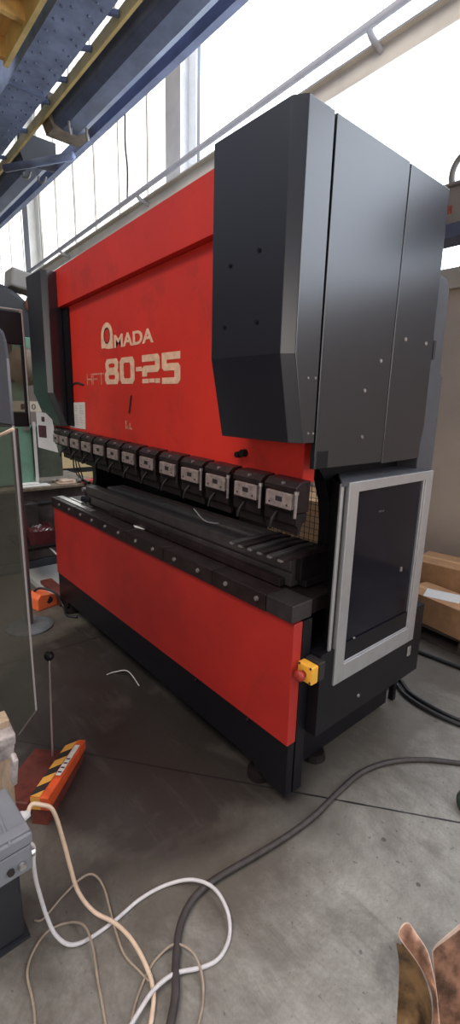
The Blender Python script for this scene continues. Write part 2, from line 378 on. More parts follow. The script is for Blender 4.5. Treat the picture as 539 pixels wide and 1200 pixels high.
# red ledge at the lower left of the ram
bm = nb(); P(bm, [(-2.62, 1.43), (-.09, 1.36), (-.09, 1.372), (-2.62, 1.452)], 'y', .045, .086); link('ram_ledge', bm, RED, PB)
bm = nb(); cyl(bm, (-.43, .086, 1.449), (-.43, .058, 1.447), .015, .013, 12); cyl(bm, (-.40, .086, 1.457), (-.40, .060, 1.457), .017, .015, 12); link('stop_knob', bm, DARK, PB)
# lettering, thin cut vinyl on the ram face
yv = .0848
def bars(bm, x0, z0, wd, ht, rects):
    for a, b, c, d in rects: B(bm, x0+a*wd, x0+b*wd, yv-.0012, yv+.003, z0+c*ht, z0+d*ht)
bm = nb()
Z0, H = 1.754, .146
def oct_ring(bm, x0, x1, z0, z1, t, tz, ch, dy=0):
    o = [(x0+ch, z0), (x1-ch, z0), (x1, z0+ch), (x1, z1-ch), (x1-ch, z1), (x0+ch, z1), (x0, z1-ch), (x0, z0+ch)]
    c2 = ch*.4
    i = [(x0+t+c2, z0+tz), (x1-t-c2, z0+tz), (x1-t, z0+tz+c2), (x1-t, z1-tz-c2), (x1-t-c2, z1-tz), (x0+t+c2, z1-tz), (x0+t, z1-tz-c2), (x0+t, z0+tz+c2)]
    vo = [[bm.verts.new((u, yy, v)) for u, v in o] for yy in (yv-.0012-dy, yv+.003)]; vi = [[bm.verts.new((u, yy, v)) for u, v in i] for yy in (yv-.0012-dy, yv+.003)]
    for k in range(8):
        q = (k+1) % 8
        bm.faces.new((vo[0][k], vo[0][q], vi[0][q], vi[0][k])); bm.faces.new((vo[0][k], vo[0][q], vo[1][q], vo[1][k])); bm.faces.new((vi[0][k], vi[0][q], vi[1][q], vi[1][k]))
oct_ring(bm, -1.69, -1.525, Z0+H*.47, Z0+H, .043, .027, .022); oct_ring(bm, -1.70, -1.518, Z0, Z0+H*.56, .048, .028, .022, .0004)   # 8
oct_ring(bm, -1.505, -1.335, Z0, Z0+H, .045, .030, .022)                                                                     # 0
bars(bm, -1.318, Z0, .066, H, [(0, 1, .44, .60)])                                                                            # -
X2 = -1.25; W2 = .178
P(bm, [(X2, Z0+H*.76), (X2, Z0+H), (X2+W2-.02, Z0+H), (X2+W2, Z0+H*.88), (X2+W2, Z0+H*.50), (X2+W2-.02, Z0+H*.38), (X2+.05, Z0+H*.38), (X2+.05, Z0+H*.24), (X2, Z0+H*.24), (X2, Z0+H*.52), (X2+.02, Z0+H*.62), (X2+W2-.045, Z0+H*.62), (X2+W2-.045, Z0+H*.76)], 'y', yv-.0012, yv+.003)
bars(bm, X2, Z0, W2, H, [(0, .36, 0, .16), (.40, .70, .02, .16), (.74, 1, 0, .16)])
X5 = -1.052; W5 = .165
P(bm, [(X5+W5, Z0+H), (X5+W5, Z0+H*.76), (X5+.045, Z0+H*.76), (X5+.045, Z0+H*.64), (X5+W5-.02, Z0+H*.64), (X5+W5, Z0+H*.52), (X5+W5, Z0+.012), (X5+W5-.02, Z0-.006), (X5, Z0-.006), (X5, Z0+H*.17), (X5+W5-.05, Z0+H*.17), (X5+W5-.05, Z0+H*.40), (X5+.02, Z0+H*.40), (X5, Z0+H*.5), (X5, Z0+H)], 'y', yv-.0012, yv+.003)
link('model_number', bm, CREAM, PB)
bm = nb(); Z1, H1 = 1.754, .070
bars(bm, -1.967, Z1, .078, H1, [(0, .13, 0, 1), (.87, 1, 0, 1), (.13, .87, .42, .56)])
bars(bm, -1.878, Z1, .078, H1, [(0, .13, 0, 1), (.13, 1, .86, 1), (.13, .85, .42, .56)])
bars(bm, -1.792, Z1, .078, H1, [(0, 1, .86, 1), (.43, .57, 0, .86)])
link('series_letters', bm, CREAM2, PB)
def text_mesh(name, s, x, z, hgt, wid, m, parent, off=0., yy=None, rotz=0., depth=.0012):
    cu = bpy.data.curves.new('tmp', 'FONT'); cu.body = s; cu.size = 1; cu.extrude = .002; cu.offset = off
    o = bpy.data.objects.new('tmp', cu); C.objects.link(o); bpy.context.view_layer.update()
    me = bpy.data.meshes.new_from_object(o.evaluated_get(bpy.context.evaluated_depsgraph_get())); bpy.data.objects.remove(o)
    xs = [v.co.x for v in me.vertices]; ys = [v.co.y for v in me.vertices]; a, b, c, d = min(xs), max(xs), min(ys), max(ys)
    for v in me.vertices:
        v.co = Vector(((v.co.x-a)/(b-a)*wid, -v.co.z/.002*depth, (v.co.y-c)/(d-c)*hgt))
    me.materials.clear(); me.materials.append(m)
    q = bpy.data.objects.new(name, me); C.objects.link(q); q.parent = parent; q.location = (x, yv if yy is None else yy, z); q.rotation_euler.z = rotz
    return q
text_mesh('maker_name', 'MADA', -1.567, 1.958, .072, .437, CREAM, PB, off=.028)
# round letter emblem before the name
bm = nb(); cx, cz = -1.658, 2.034; seg = 28; ro, ri = (.076, .074), (.047, .050)
out = []
for k in range(seg+1):
    a = math.pi*k/seg; out.append((cx+ro[0]*math.cos(a), cz+ro[1]*math.sin(a)))
poly = out+[(cx-ro[0], 1.962), (cx-.045, 1.962)]
# outer letter body as ring sectors
def sect(bm, a0, a1, r0, r1, n, cz=cz):
    pv = None
    for k in range(n+1):
        a = a0+(a1-a0)*k/n
        v = [bm.verts.new((cx+rr[0]*math.cos(a), yv-.0012, cz+rr[1]*math.sin(a))) for rr in (r0, r1)]
        if pv: bm.faces.new((pv[0], pv[1], v[1], v[0]))
        pv = v
sect(bm, 0, 2*math.pi, (.041, .046), (.076, .074), 36)
for sg, zb_ in ((-1, 1.966), (1, 1.958)):
    P(bm, [(cx+sg*.0755, cz), (cx+sg*.0755, zb_), (cx+sg*.014, zb_), (cx+sg*.016, 1.975), (cx+sg*.032, 1.990), (cx+sg*.050, 2.010), (cx+sg*.050, cz)], 'y', yv-.0018, yv+.003)
em = link('maker_emblem', bm, CREAM, PB)
bm = nb(); sect(bm, 0, 2*math.pi, (.034, .039), (.042, .047), 36); link('emblem_ring', bm, INK, em)
# worn marks
bm = nb(); tube(bm, [(-2.29, .084, 1.70), (-2.22, .084, 1.75), (-2.14, .084, 1.77), (-2.02, .084, 1.755)], .007, 6); link('scuff_mark', bm, INK, PB)
bm = nb(); tube(bm, [(-1.375, .084, 1.69), (-1.39, .084, 1.64), (-1.405, .084, 1.59)], .006, 6); link('scuff_mark', bm, INK, PB)
bm = nb(); bars(bm, -1.455, 1.497, .08, .05, [(0, .18, 0, 1), (.28, .42, 0, .4), (.55, .95, 0, .22), (.6, .75, .22, .7)]); link('sticker_remains', bm, CREAM2, PB)
# --- side covers
def cover(x0, x1, ys, ch, zk, zt, zb, yb, label=None, joints=True, yback=.80):
    """front shell: vertical above zk, sloping back below it; chamfered vertical corner at the x1 edge"""
    bm = nb(); cxw, cyw = ch
    def ring(yf, z, sl=0):
        return [bm.verts.new(v) for v in ((x0, .045, z), (x0, yf, z), (x1-cxw, yf, z), (x1, yf+cyw, z), (x1, .045, z))]
    r0 = ring(yb, zb); r1 = ring(ys, zk); r2 = ring(ys, zt)
    for a, b in ((r0, r1), (r1, r2)):
        for k in range(4): bm.faces.new((a[k], a[k+1], b[k+1], b[k]))
    bm.faces.new(r0[::-1]); bm.faces.new(r2); bm.faces.new([r0[0], r1[0], r2[0], r2[4], r1[4], r0[4]])
    return link('front_cover', bm, COVER, PB, bevel=.0025)
fc = cover(-.402, 0, -.106, (.040, .030), 1.823, 2.535, 1.532, -.045)
for x, z in ((-.30, 2.13), (-.155, 2.15), (-.325, 1.93), (-.155, 1.93)):
    bolt('cover_screw', (x, -.106, z), 'y', .0085, .004, BLACK, fc)
for yb, zb in ((-.007, 1.75), (.030, 1.752), (.010, 1.566), (.036, 1.565)): bolt('cover_screw', (0, yb, zb), 'x', .0045, .002, STEEL, fc)
bm = nb(); P(bm, [(.055, 1.437), (.055, 2.533), (.488, 2.533), (.488, 1.437)], 'x', -.022, .0); B(bm, -.34, -.022, .16, .488, 1.56, 2.533); sc = link('middle_cover', bm, COVER, PB, bevel=.002)
for yb, zb in ((.323, 1.72), (.414, 1.835), (.333, 1.545)): bolt('cover_screw', (0, yb, zb), 'x', .008, .004, STEEL, sc)
bm = nb(); P(bm, [(.494, 1.43), (.494, 2.530), (.798, 2.530), (.815, 1.58), (.80, 1.50), (.80, 1.437)], 'x', -.18, .0); sc = link('rear_cover', bm, COVER, PB, bevel=.002)
for yb, zb in ((.578, 1.93), (.745, 1.93)): bolt('cover_screw', (0, yb, zb), 'x', .009, .004, STEEL, sc)
bm = nb(); B(bm, -.02, .0015, .066, .13, 1.437, 1.503); link('access_plate', bm, BLACK, PB, bevel=.002)
# rear cabinet behind the covers
bm = nb(); P(bm, [(.80, .30), (.80, 2.215), (.875, 2.205), (.905, 2.17), (.915, 1.82), (.945, 1.80), (.955, .28)], 'x', -.30, -.004); rc = link('rear_cabinet', bm, GREYD, PB, bevel=.003)
bm = nb(); B(bm, -.02, .0, .818, .838, 1.87, 1.95); link('latch_slot', bm, INK, rc)
# left cover
lc = None
bm = nb()
def ringL(yf, z, dx=0):
    return [bm.verts.new(v) for v in ((-2.605, .07, z), (-2.605, yf, z), (-2.318+dx, yf, z), (-2.295+dx, yf+.036, z), (-2.295+dx, .07, z))]
r0 = ringL(.03, 1.47); r1 = ringL(-.055, 1.70); r2 = ringL(-.055, 2.49)
for a, b in ((r0, r1), (r1, r2)):
    for k in range(4): bm.faces.new((a[k], a[k+1], b[k+1], b[k]))
bm.faces.new(r0[::-1]); bm.faces.new(r2); bm.faces.new([r0[0], r1[0], r2[0], r2[4], r1[4], r0[4]])
link('front_cover', bm, COVER, PB, bevel=.0025)
bm = nb(); B(bm, -2.72, -2.42, .155, .80, 1.43, 2.49); link('middle_cover', bm, COVER, PB, bevel=.002)
bm = nb(); P(bm, [(.072, 1.475), (.072, 2.26), (.084, 2.26), (.084, 1.475)], 'x', -2.295, -2.20); link('ram_slide_cover', bm, BLACK, PB)
# --- side guard box
bm = nb(); B(bm, -.149, .055, .108, .93, .33, .70); link('guard_base', bm, BLACK, PB, bevel=.002)
bm = nb(); P(bm, [(-.104, .345), (.050, .158), (.056, .165), (.056, .815), (-.104, .815)], 'z', 1.372, 1.388); link('guard_top', bm, GREYD, PB)
bm = nb(); P(bm, [(-.104, .300), (.040, .168), (.040, .180), (-.104, .312)], 'z', .701, 1.372); link('guard_front_sheet', bm, BLACK, PB)
bm = nb(); B(bm, -.10, .02, .798, .812, .70, 1.372); link('guard_back_sheet', bm, BLACK, PB)
bm = nb(); B(bm, .0555, .062, .80, .83, .45, .50); link('guard_catch', bm, BRIGHT, PB, bevel=.002)
bolt('base_screw', (.0555, .40, .40), 'x', .009, .004, STEEL, PB)
# aluminium framed door
df = bpy.data.objects.new('guard_door', None)
bpy.data.objects.remove(df)
bm = nb(); X0, X1 = .032, .064
y0, y1, za, zb = .192, .832, .537, 1.385
wl, wr, wt, wb = .062, .060, .040, .078
B(bm, X0, X1, y0, y0+wl, za, zb); B(bm, X0, X1, y1-wr, y1, za, zb); B(bm, X0, X1, y0+wl, y1-wr, zb-wt, zb); B(bm, X0, X1, y0+wl, y1-wr, za, za+wb)
B(bm, X0+.006, X1-.006, y0+wl, y1-wr, za+wb, za+wb+.008); B(bm, X0+.006, X1-.006, y1-wr-.010, y1-wr, za+wb, zb-wt)
dfm = link('door_frame', bm, ALU, PB, bevel=.0022)
bm = nb(); B(bm, .040, .050, .160, .176, .560, 1.381); link('hinge_profile', bm, ALU, PB, bevel=.002)
bm = nb(); B(bm, .036, .046, .176, .192, .565, 1.378); link('hinge_gasket', bm, INK, PB)
box('door_pane', .040, .047, y0+wl-.004, y1-wr+.004, za+wb-.004, zb-wt+.004, SMOKE, dfm)
bm = nb(); B(bm, .0475, .052, .655, .668, .93, .95); link('pane_screw', bm, BRIGHT, dfm)
bm = nb(); cyl(bm, (.047, .335, .70), (.052, .335, .70), .007, .006, 12); link('pane_screw', bm, STEEL, dfm)
bm = nb(); tube(bm, [(.0474, .432, 1.238), (.0474, .438, 1.247), (.0474, .444, 1.237), (.0474, .452, 1.244), (.0474, .460, 1.238), (.0474, .470, 1.242)], .0009, 5, 4)
link('pane_scribble', bm, mat('faint_scribble', (.10, .10, .13), .4), dfm)  # squiggle standing in for tiny illegible writing on the glass
# emergency stop
bm = nb(); B(bm, .004, .078, .072, .108, .612, .690); es = link('emergency_stop', bm, INK, PB, bevel=.004)
bm = nb(); B(bm, .000, .075, .032, .072, .608, .683); link('stop_housing', bm, YEL, es, bevel=.006)
bm = nb(); q = Matrix.Rotation(math.pi/2, 3, 'X'); lathe(bm, [(.014, 0), (.014, .016), (.021, .018), (.023, .026), (.019, .034), (.008, .037), (0.0001, .037)], (.034, .032, .643), 20, q); link('stop_button', bm, REDKNOB, es, smooth=True)
for dx, dz in ((.010, .072), (.066, .072), (.066, .012), (.010, .012)): bolt('housing_screw', (dx, .032, .608+dz-.002), 'y', .005, .002, INK, es)
# --- tool clamps and punches along the ram
cx_list = [-2.462, -2.345, -2.165, -1.98, -1.79, -1.60, -1.41, -1.215, -1.025, -.835, -.645, -.45, -.25]
cxs = [-2.359, -2.212, -2.022, -1.837, -1.652, -1.463, -1.276, -1.077, -.877, -.685, -.494, -.298, -.112]
for i, x in enumerate(cxs):
    zc = 1.378-.0277*(x+2.36)
    hw = .088 if i else .06; pw = .066 if i else .045
    bm = nb(); R_ = Matrix.Translation((x, 0, zc)) @ Matrix.Rotation(math.radians(1.6), 4, 'Y')
    # hooked body with a sloped top nose
    P(bm, [(.084, .075), (.030, .072), (.006, .052), (.006, .034), (.012, .030), (.012, -.044), (.084, -.044)], 'x', -hw, hw-.012)
    bm.transform(R_)
    cl = link('tool_clamp', bm, RAIL, PB, bevel=.002)
    bm = nb(); B(bm, -pw, pw, -.006, .012, -.030, .029); bm.transform(R_); pl = link('clamp_plate', bm, PLATE, cl, bevel=.003)
    bm = nb(); B(bm, -.014, .020, -.0074, -.005, -.006, .013); bm.transform(R_); link('plate_slot', bm, INK, pl, bevel=.004)
    for sx_ in (-.045, .045):
        if i:
            bm = nb(); cyl(bm, (sx_, -.0055, -.014), (sx_, -.0072, -.014), .0042, .0042, 8); bm.transform(R_); link('plate_hole', bm, INK, pl)
    bm = nb(); cyl(bm, (0.006, .018, .060), (.006, .006, .063), .006, .006, 10); bm.transform(R_); link('clamp_screw', bm, BRIGHT, cl)
    # tapered punch below
    if i:
        bm = nb(); P(bm, [(.014, -.046), (.072, -.046), (.072, -.075), (.052, -.085), (.036, -.128), (.030, -.128), (.028, -.10), (.014, -.085)], 'x', -hw+.002, hw-.010); bm.transform(R_); link('punch', bm, DARK, cl)
        bm = nb(); cyl(bm, (hw-.008, .004, .032), (hw-.008, .004, -.058), .006, .006, 10); cyl(bm, (hw-.008, .004, .030), (hw-.008, .004, .042), .009, .009, 6); bm.transform(R_); link('clamp_bolt', bm, STEEL if i > 8 else RAIL, cl)
        bm = nb(); tube(bm, [(-.02, .02, -.05), (-.018, -.012, -.08), (-.018, -.022, -.112)], .0065, 8); bm.transform(R_); link('clamp_lever', bm, DARK, cl, smooth=True)

# ================================================================= THINGS ON THE BED
d = thing('die_beam', 'long dark steel die beam lying along the press table under the ram', 'press tooling', (0, 0, .923))
bm = nb(); P(bm, [(.125, 0), (.125, .055), (.135, .058), (.135, .068), (.118, .072), (.118, .125), (.20, .125), (.20, 0)], 'x', -2.15, -.14); link('die_body', bm, GREYST, d, bevel=.0015)
bm = nb(); P(bm, [(.205, 0), (.205, .138), (.255, .138), (.262, .130), (.270, .138), (.335, .138), (.335, 0)], 'x', -1.98, -.30); link('die_strip', bm, mat('pale_ground_strip', (.26, .24, .22), .36, metal=.5, var=.2, scale=10), d, bevel=.001)
bm = nb(); B(bm, -.30, -.11, .15, .35, .03, .135); B(bm, -.30, -.095, .17, .33, .0, .03); link('die_end_block', bm, DARK, d, bevel=.002)
# lower filler bars on the table
T(box('filler_bar', -1.72, -.17, .088, .117, .9231, .958, RAIL, bevel=.002), 'thin blackened filler bar lying just in front of the long die beam', 'steel bar')
# loose segment punches fanned on the die at its right end
for k in range(6):
    t = thing('punch_segment', '', 'press tooling', (-.385+.055*k, .165, 1.0622), -.10+.02*k, 'loose punch segments fanned on the right end of the die')
    t['label'] = ['leftmost loose steel punch segment in the fan on the die end', 'second loose punch segment from the left in the fan on the die', 'third loose punch segment from the left in the fan on the die', 'third loose punch segment from the right in the fan on the die', 'second loose punch segment from the right in the fan on the die', 'rightmost loose steel punch segment in the fan on the die end'][k]
    bm = nb(); P(bm, [(-.13, 0), (.13, 0), (.14, .006), (.13, .018), (.03, .022), (-.05, .016), (-.145, .012)], 'x', -.016, .016); link('segment_body', bm, RAIL if k % 2 else GREYST, t, bevel=.001)
    bm = nb(); B(bm, -.010, .010, -.150, -.130, .002, .010); link('segment_tip', bm, STEEL, t)
# white scraps and strips at the left end of the bed
for k, (a, b, yy, lab) in enumerate(((-2.47, -1.86, .02, 'long shiny flat steel strip on the left end of the press table'), (-2.36, -1.98, .075, 'shorter shiny steel strip behind the long one at the left table end'))):
    T(box('steel_strip', a, b, yy, yy+(.04 if k == 0 else .016), .9235, .929, BRIGHT), lab, 'steel strip')
pf = thing('stop_gauge', 'black stop gauge with round knobs standing on the left end of the table', 'gauge', (-2.12, .13, .9165))
bm = nb(); B(bm, -.05, .02, -.02, .02, .0, .02); link('gauge_base', bm, STEEL, pf, bevel=.002)
bm = nb(); cyl(bm, (-.05, -.03, .035), (.03, .0, .035), .022, .022, 16); link('gauge_knob', bm, BLACK, pf, bevel=.003)
bm = nb(); cyl(bm, (-.13, .03, .02), (-.13, .03, .16), .010, .010, 10); cyl(bm, (-.2, .03, .15), (-.06, .03, .145), .012, .012, 10); link('gauge_post', bm, RAIL, pf)
bm = nb(); cyl(bm, (-.17, .01, .15), (-.17, -.02, .15), .018, .018, 14); cyl(bm, (-.07, .01, .10), (-.07, -.02, .10), .016, .016, 14); link('gauge_wheel', bm, STEEL, pf)
for k in range(3):
    T(link('tool_wire', tube(nb(), [(-2.30+.05*k, .10, 1.34-.01*k), (-2.28+.04*k, .09, 1.24), (-2.32+.06*k, .11, 1.15), (-2.30+.03*k, .14, 1.08)], .005, 6), BCAB, smooth=True),
      ('leftmost', 'middle', 'rightmost')[k]+' of the three thin black wires hanging from the left clamps', 'wire', 'wires hanging at the left clamps')
bm = nb(); P(bm, [(-1.38, .080), (-1.28, .11), (-1.25, .10), (-1.27, .08), (-1.34, .065)], 'z', .924, .9265)
T(link('paper_scrap', bm, PAPERW), 'small white paper scrap lying on the press table', 'paper')
T(link('wire_offcut', tube(nb(), [(-.86, .15, 1.12), (-.80, .17, 1.068), (-.74, .18, 1.062), (-.70, .19, 1.068)], .003, 6), WCAB, smooth=True), 'thin curled white wire offcut lying on the die beam', 'wire')
gg = thing('grease_gun', 'dark red gripped tool with silver nozzle lying inside the side guard', 'hand tool', (-.03, .265, .722), math.radians(-55))
bm = nb(); lathe(bm, [(.012, -.06), (.020, -.055), (.020, .03), (.012, .045)], (0, 0, 0), 18, Matrix.Rotation(math.pi/2, 3, 'Y')); link('grip', bm, BROWNGLOVE, gg, smooth=True)
bm = nb(); cyl(bm, (-.06, 0, 0), (-.10, 0, .006), .012, .009, 14); link('nozzle', bm, BRIGHT, gg)
# papers
t = thing('paper_sheet', 'worn white notice sheet taped to the lower left of the red ram', 'paper')
bm = nb(); P(bm, [(-2.285, 1.462), (-2.02, 1.462), (-2.01, 1.643), (-2.285, 1.634)], 'y', .0815, .0835); link('sheet', bm, PAPER, t)
bm = nb()
for k in range(9):
    for a in range(3):
        if random.random() < .8: B(bm, -2.265+a*.08, -2.265+a*.08+random.uniform(.03, .065), .0808, .0816, 1.615-k*.016, 1.619-k*.016)
link('faint_writing', bm, mat('faint_ink', (.33, .29, .27), .8), t)
t = thing('picture_sheet', 'white sheet with dark photo prints hanging below the left black cover', 'paper', (-2.66, -.03, 1.27), .22)
bm = nb(); P(bm, [(0, .02), (.26, .0), (.20, .28), (.0, .29)], 'y', .0, .003); link('sheet', bm, PAPERW, t)
bm = nb(); B(bm, .07, .11, -.0015, .0005, .22, .255); B(bm, .02, .125, -.0015, .0005, .10, .19); link('prints', bm, mat('print_ink', (.09, .03, .04), .7, var=.6, scale=50), t)

# ================================================================= WIRE MESH GUARD behind the machine
t = thing('mesh_guard', 'black wire mesh safety screen standing behind the press throat', 'safety screen', (-.9, 1.05, 0))
bm = nb()
for k in range(40): B(bm, -.80+k*.04, -.797+k*.04, 0, .003, .35, 1.5)
for k in range(29): B(bm, -.80, .77, .003, .006, .36+k*.04, .363+k*.04)
g = link('wire_mesh', bm, BLACK, t)
bm = nb(); B(bm, -.83, -.80, -.012, .018, 0, 1.52); B(bm, .76, .79, -.012, .018, 0, 1.52); B(bm, -.80, .76, -.012, .018, 1.50, 1.52); B(bm, -.80, .76, -.012, .018, .33, .35); link('frame', bm, BLACK, t)
# cardboard seen through the mesh
def carton(name, cx_, cy_, w_, d_, z0, h_, rz, m, label, flap=True):
    t = thing(name, label, 'cardboard box', (cx_, cy_, z0), rz)
    bm = nb(); B(bm, -w_/2, w_/2, -d_/2, d_/2, 0, h_); link('carton', bm, m, t, bevel=.004)
    bm = nb(); B(bm, -w_/2+.004, w_/2-.004, -.025, .025, h_-.0005, h_+.001); B(bm, -.0, w_/2-.002, -d_/2-.001, -d_/2+.001, h_*.5, h_*.5+.004); link('seam_tape', bm, CARDL, t)
    return t
carton('cardboard_box', -1.75, 2.35, .95, .6, 0, .80, .1, CARDL, 'tall pale cardboard box behind the mesh screen, seen through the press throat')
carton('cardboard_box', -2.95, 2.3, .9, .6, 0, .55, -.05, CARD, 'low brown cardboard box behind the press, seen under the punches')

# ================================================================= RIGHT: pallet with cartons, grey hoist
t = thing('wooden_pallet', 'dark wooden pallet under cardboard boxes beside the beige wall', 'pallet', (-.02, 2.30, 0), -.08)
bm = nb()
for k in range(6): B(bm, -.70, .70, -.42+k*.15, -.31+k*.15, .085, .105)
link('deck_boards', bm, WOODD, t)
for yy in (-.40, 0, .40):
    for xx in (-.64, 0, .64): bm = nb(); B(bm, xx-.055, xx+.055, yy-.04, yy+.04, .018, .085); link('block', bm, WOODD, t)
for yy in (-.40, 0, .40): bm = nb(); B(bm, -.70, .70, yy-.045, yy+.045, 0, .018); link('skid', bm, WOODD, t)
carton('cardboard_box', .02, 1.99, 1.20, .28, .106, .21, -.16, CARD, 'flat brown cardboard box with white paper on it, front on the pallet')
carton('cardboard_box', -.03, 2.48, 1.36, .34, .106, .355, .13, CARD, 'taller brown cardboard box at the back of the pallet against the wall')
t = T(box('label_sheet', -.12, .12, -.085, .085, 0, .002, PAPERW), 'white paper sheet lying on the flat cardboard box', 'paper'); t.location = (-.33, 2.03, .3175); t.rotation_euler.z = .30
t = thing('crane_hoist_beam', 'light grey hoist beam end with red marking and lifting eye, high right', 'hoist', (0, 2.2, 2.9))
bm = nb(); B(bm, -.90, 1.2, -.07, .07, -.03, .20); B(bm, -.90, 1.2, -.10, .10, .20, .22); link('beam', bm, GREYP, t, bevel=.006)
bm = nb(); B(bm, -.90, 1.2, -.10, .10, -.12, -.03); link('lower_rail', bm, DUCT, t, bevel=.004)
bm = nb(); B(bm, -.72, -.66, -.0715, -.0695, .04, .09); link('red_marking', bm, mat('red_mark', (.5, .12, .08), .6, var=.5, scale=60), t)
bm = nb(); tube(bm, [(-.64+.085*math.cos(a), 0, .30+.11*math.sin(a)) for a in [k*math.pi/8 for k in range(17)]], .020, 10, 3); link('lifting_eye', bm, GREYP, t, smooth=True)

# ================================================================= OVERHEAD CRANE RUNWAY (upper left), lying parallel to the press
t = thing('riveted_girder', 'blue grey riveted crane girder crossing the upper left corner', 'girder', (0, 0, 4.5))
bm = nb(); B(bm, -16, 2, .43, .765, 0, .02); B(bm, -16, 2, .45, .47, .02, .5); B(bm, -16, 2, .735, .75, .02, .12); B(bm, -16, 2, .43, .70, .5, .52); link('girder_plates', bm, BLUEG, t)
bm = nb()
for k in range(46):
    for yy in (.47, .53, .66, .72): x = -8.6+k*.16; cyl(bm, (x+(.04 if yy in (.53, .66) else 0), yy, .001), (x+(.04 if yy in (.53, .66) else 0), yy, -.010), .013, .009, 8)
q = link('rivets', bm, DUCT, t); q['kind'] = 'stuff'
bm = nb(); B(bm, -4.22, -4.18, .43, .765, -.012, .0); link('splice_plate', bm, DUCT, t)
for a, b, lab in ((-4.62, 2.0, 'long dark blue grey duct beam running overhead towards the glazing'), (-16, -5.5, 'farther dark duct beam overhead, ending behind the brown bracket')):
    t = thing('duct_beam', lab, 'overhead beam', (0, 0, 4.45))
    bm = nb(); P(bm, [(.95, .12), (.98, .03), (1.06, 0), (1.22, 0), (1.30, .04), (1.33, .12), (1.33, .26), (.95, .26)], 'x', a, b); link('shell', bm, DUCT, t, bevel=.01)
    e = a if b > 0 else b
    bm = nb(); P(bm, [(.92, .08), (.96, -.02), (1.32, -.02), (1.36, .04), (1.36, .30), (.92, .30)], 'x', e-.10 if b > 0 else e-.02, e+.10 if b > 0 else e+.02); link('end_cap', bm, BROWNG if b > 0 else DARKM, t)
    s_ = 1 if b > 0 else -1
    for yy in (1.05, 1.24): bm = nb(); tube(bm, [(e+s_*.30, yy, .0), (e+s_*.30, yy, -.06), (e+s_*.24, yy+.04, -.07), (e+s_*.20, yy+.06, -.01)], .014, 8); link('clip', bm, GREYP, t, smooth=True)
T(box('ochre_purlin', -16, 2, .872, .90, 4.50, 4.60, OCHRE), 'ochre yellow beam between the riveted girder and the dark duct', 'beam')
T(link('blue_runway_rail', P(nb(), [(1.40, 4.50), (1.47, 4.50), (1.47, 4.52), (1.445, 4.53), (1.445, 4.60), (1.47, 4.61), (1.47, 4.64), (1.40, 4.64)], 'x', -16, 2), BLUER), 'slim blue crane rail running overhead in front of the glazing', 'rail')
t = thing('lattice_struts', 'dark thin cross struts linking the overhead crane girders', 'strut', (0, 0, 4.56))
for k, x in enumerate((-6.7, -5.9, -5.1, -4.4, -3.95, -3.42, -2.92)):
    bm = nb(); cyl(bm, (x, .768, 0), (x+.06, .868, 0), .024, .024, 8)
    link('strut', bm, BLUEG, t)
T(link('cross_tube', tube(nb(), [(-5.70, .80, 4.38), (-4.82, 1.30, 4.38)], .042, 10, sm=False), BLUEG, smooth=True), 'dark blue tube crossing from the riveted girder to the duct end', 'tube')
t = thing('crane_walkway', 'ochre planked walkway underside with joists in the top left corner', 'walkway', (0, 0, 4.5))
bm = nb(); B(bm, -3.98, 1.5, -1.6, .35, .16, .20); link('planking', bm, OCHRE2, t)
for k, x in enumerate((-3.96, -3.42, -2.98, -2.5, -2.0)): bm = nb(); B(bm, x, x+.05, -1.6, .34, .02, .16); link('joist', bm, OCHRE2, t)
bm = nb(); B(bm, -3.98, 1.5, .33, .37, -.01, .22); link('edge_beam', bm, OCHRE, t)
for k, (a, b) in enumerate((((-5.4, .30, 4.75), (-4.1, .0, 4.75)), ((-4.9, .50, 4.6), (-4.25, -.1, 4.6)))):
    T(link('bracing_bar', tube(nb(), [a, b], .04, 8, sm=False), GREYD), ('upper ' if k == 0 else 'lower ')+'dark bracing bar below the ochre walkway corner', 'brace')

# ================================================================= LEFT BACKGROUND: green machine, bench, bits
t = thing('green_machine', 'tall pale green machine with dark round housing behind the press', 'machine', (-3.6, 0, 0))
bm = nb(); B(bm, -.9, 0, -.9, .232, .835, 1.95); link('column', bm, GREEN, t, bevel=.02)
bm = nb(); B(bm, -.12, .02, .236, .50, .9, 1.40); link('side_door', bm, GREEND, t, bevel=.006)
bm = nb(); B(bm, .021, .045, .228, .250, .86, 1.44); link('door_edge', bm, WHITEP, t)
bm = nb(); cyl(bm, (-.6, -.05, 2.20), (.02, -.05, 2.20), .46, .44, 40); link('round_housing', bm, DARKM, t, bevel=.04)
bm = nb(); P(bm, [(.13, 2.62), (.52, 2.56), (.50, 2.72), (.15, 2.78)], 'x', -.2, .03); link('top_box', bm, GREYP, t, bevel=.02)
bm = nb(); cyl(bm, (.02, .33, 2.48), (.05, .33, 2.48), .09, .08, 20); link('rusty_cover', bm, mat('rusty_casting', (.30, .13, .08), .7, var=.4, scale=8), t)
bm = nb(); lathe(bm, [(.16, 0), (.17, .05), (.12, .12), (.05, .15)], (0, .20, 1.94), 24, Matrix.Rotation(math.pi/2, 3, 'Y')); link('gear_housing', bm, BROWNG, t, smooth=True)
bm = nb(); B(bm, -.2, .04, .10, .34, 2.06, 2.20); link('green_block', bm, GREEN, t, bevel=.01)
bm = nb(); lathe(bm, [(.10, 0), (.09, .015), (.03, .03)], (0.0, -.06, 1.66), 20, Matrix.Rotation(math.pi/2, 3, 'Y')); link('oil_cap', bm, BROWNG, t)
bm = nb(); B(bm, .0, .008, -.08, .33, 1.535, 1.63); np_ = link('number_plate', bm, mat('cream_plate', (.70, .62, .50), .6), t)
for s_, yy in (('4', .0), ('1', .14), ('0', .24)):
    q = text_mesh('digit', s_, 0, 0, .05, .035, INK, np_); q.location = (.009, yy, 1.555); q.rotation_euler = (0, 0, math.pi/2)
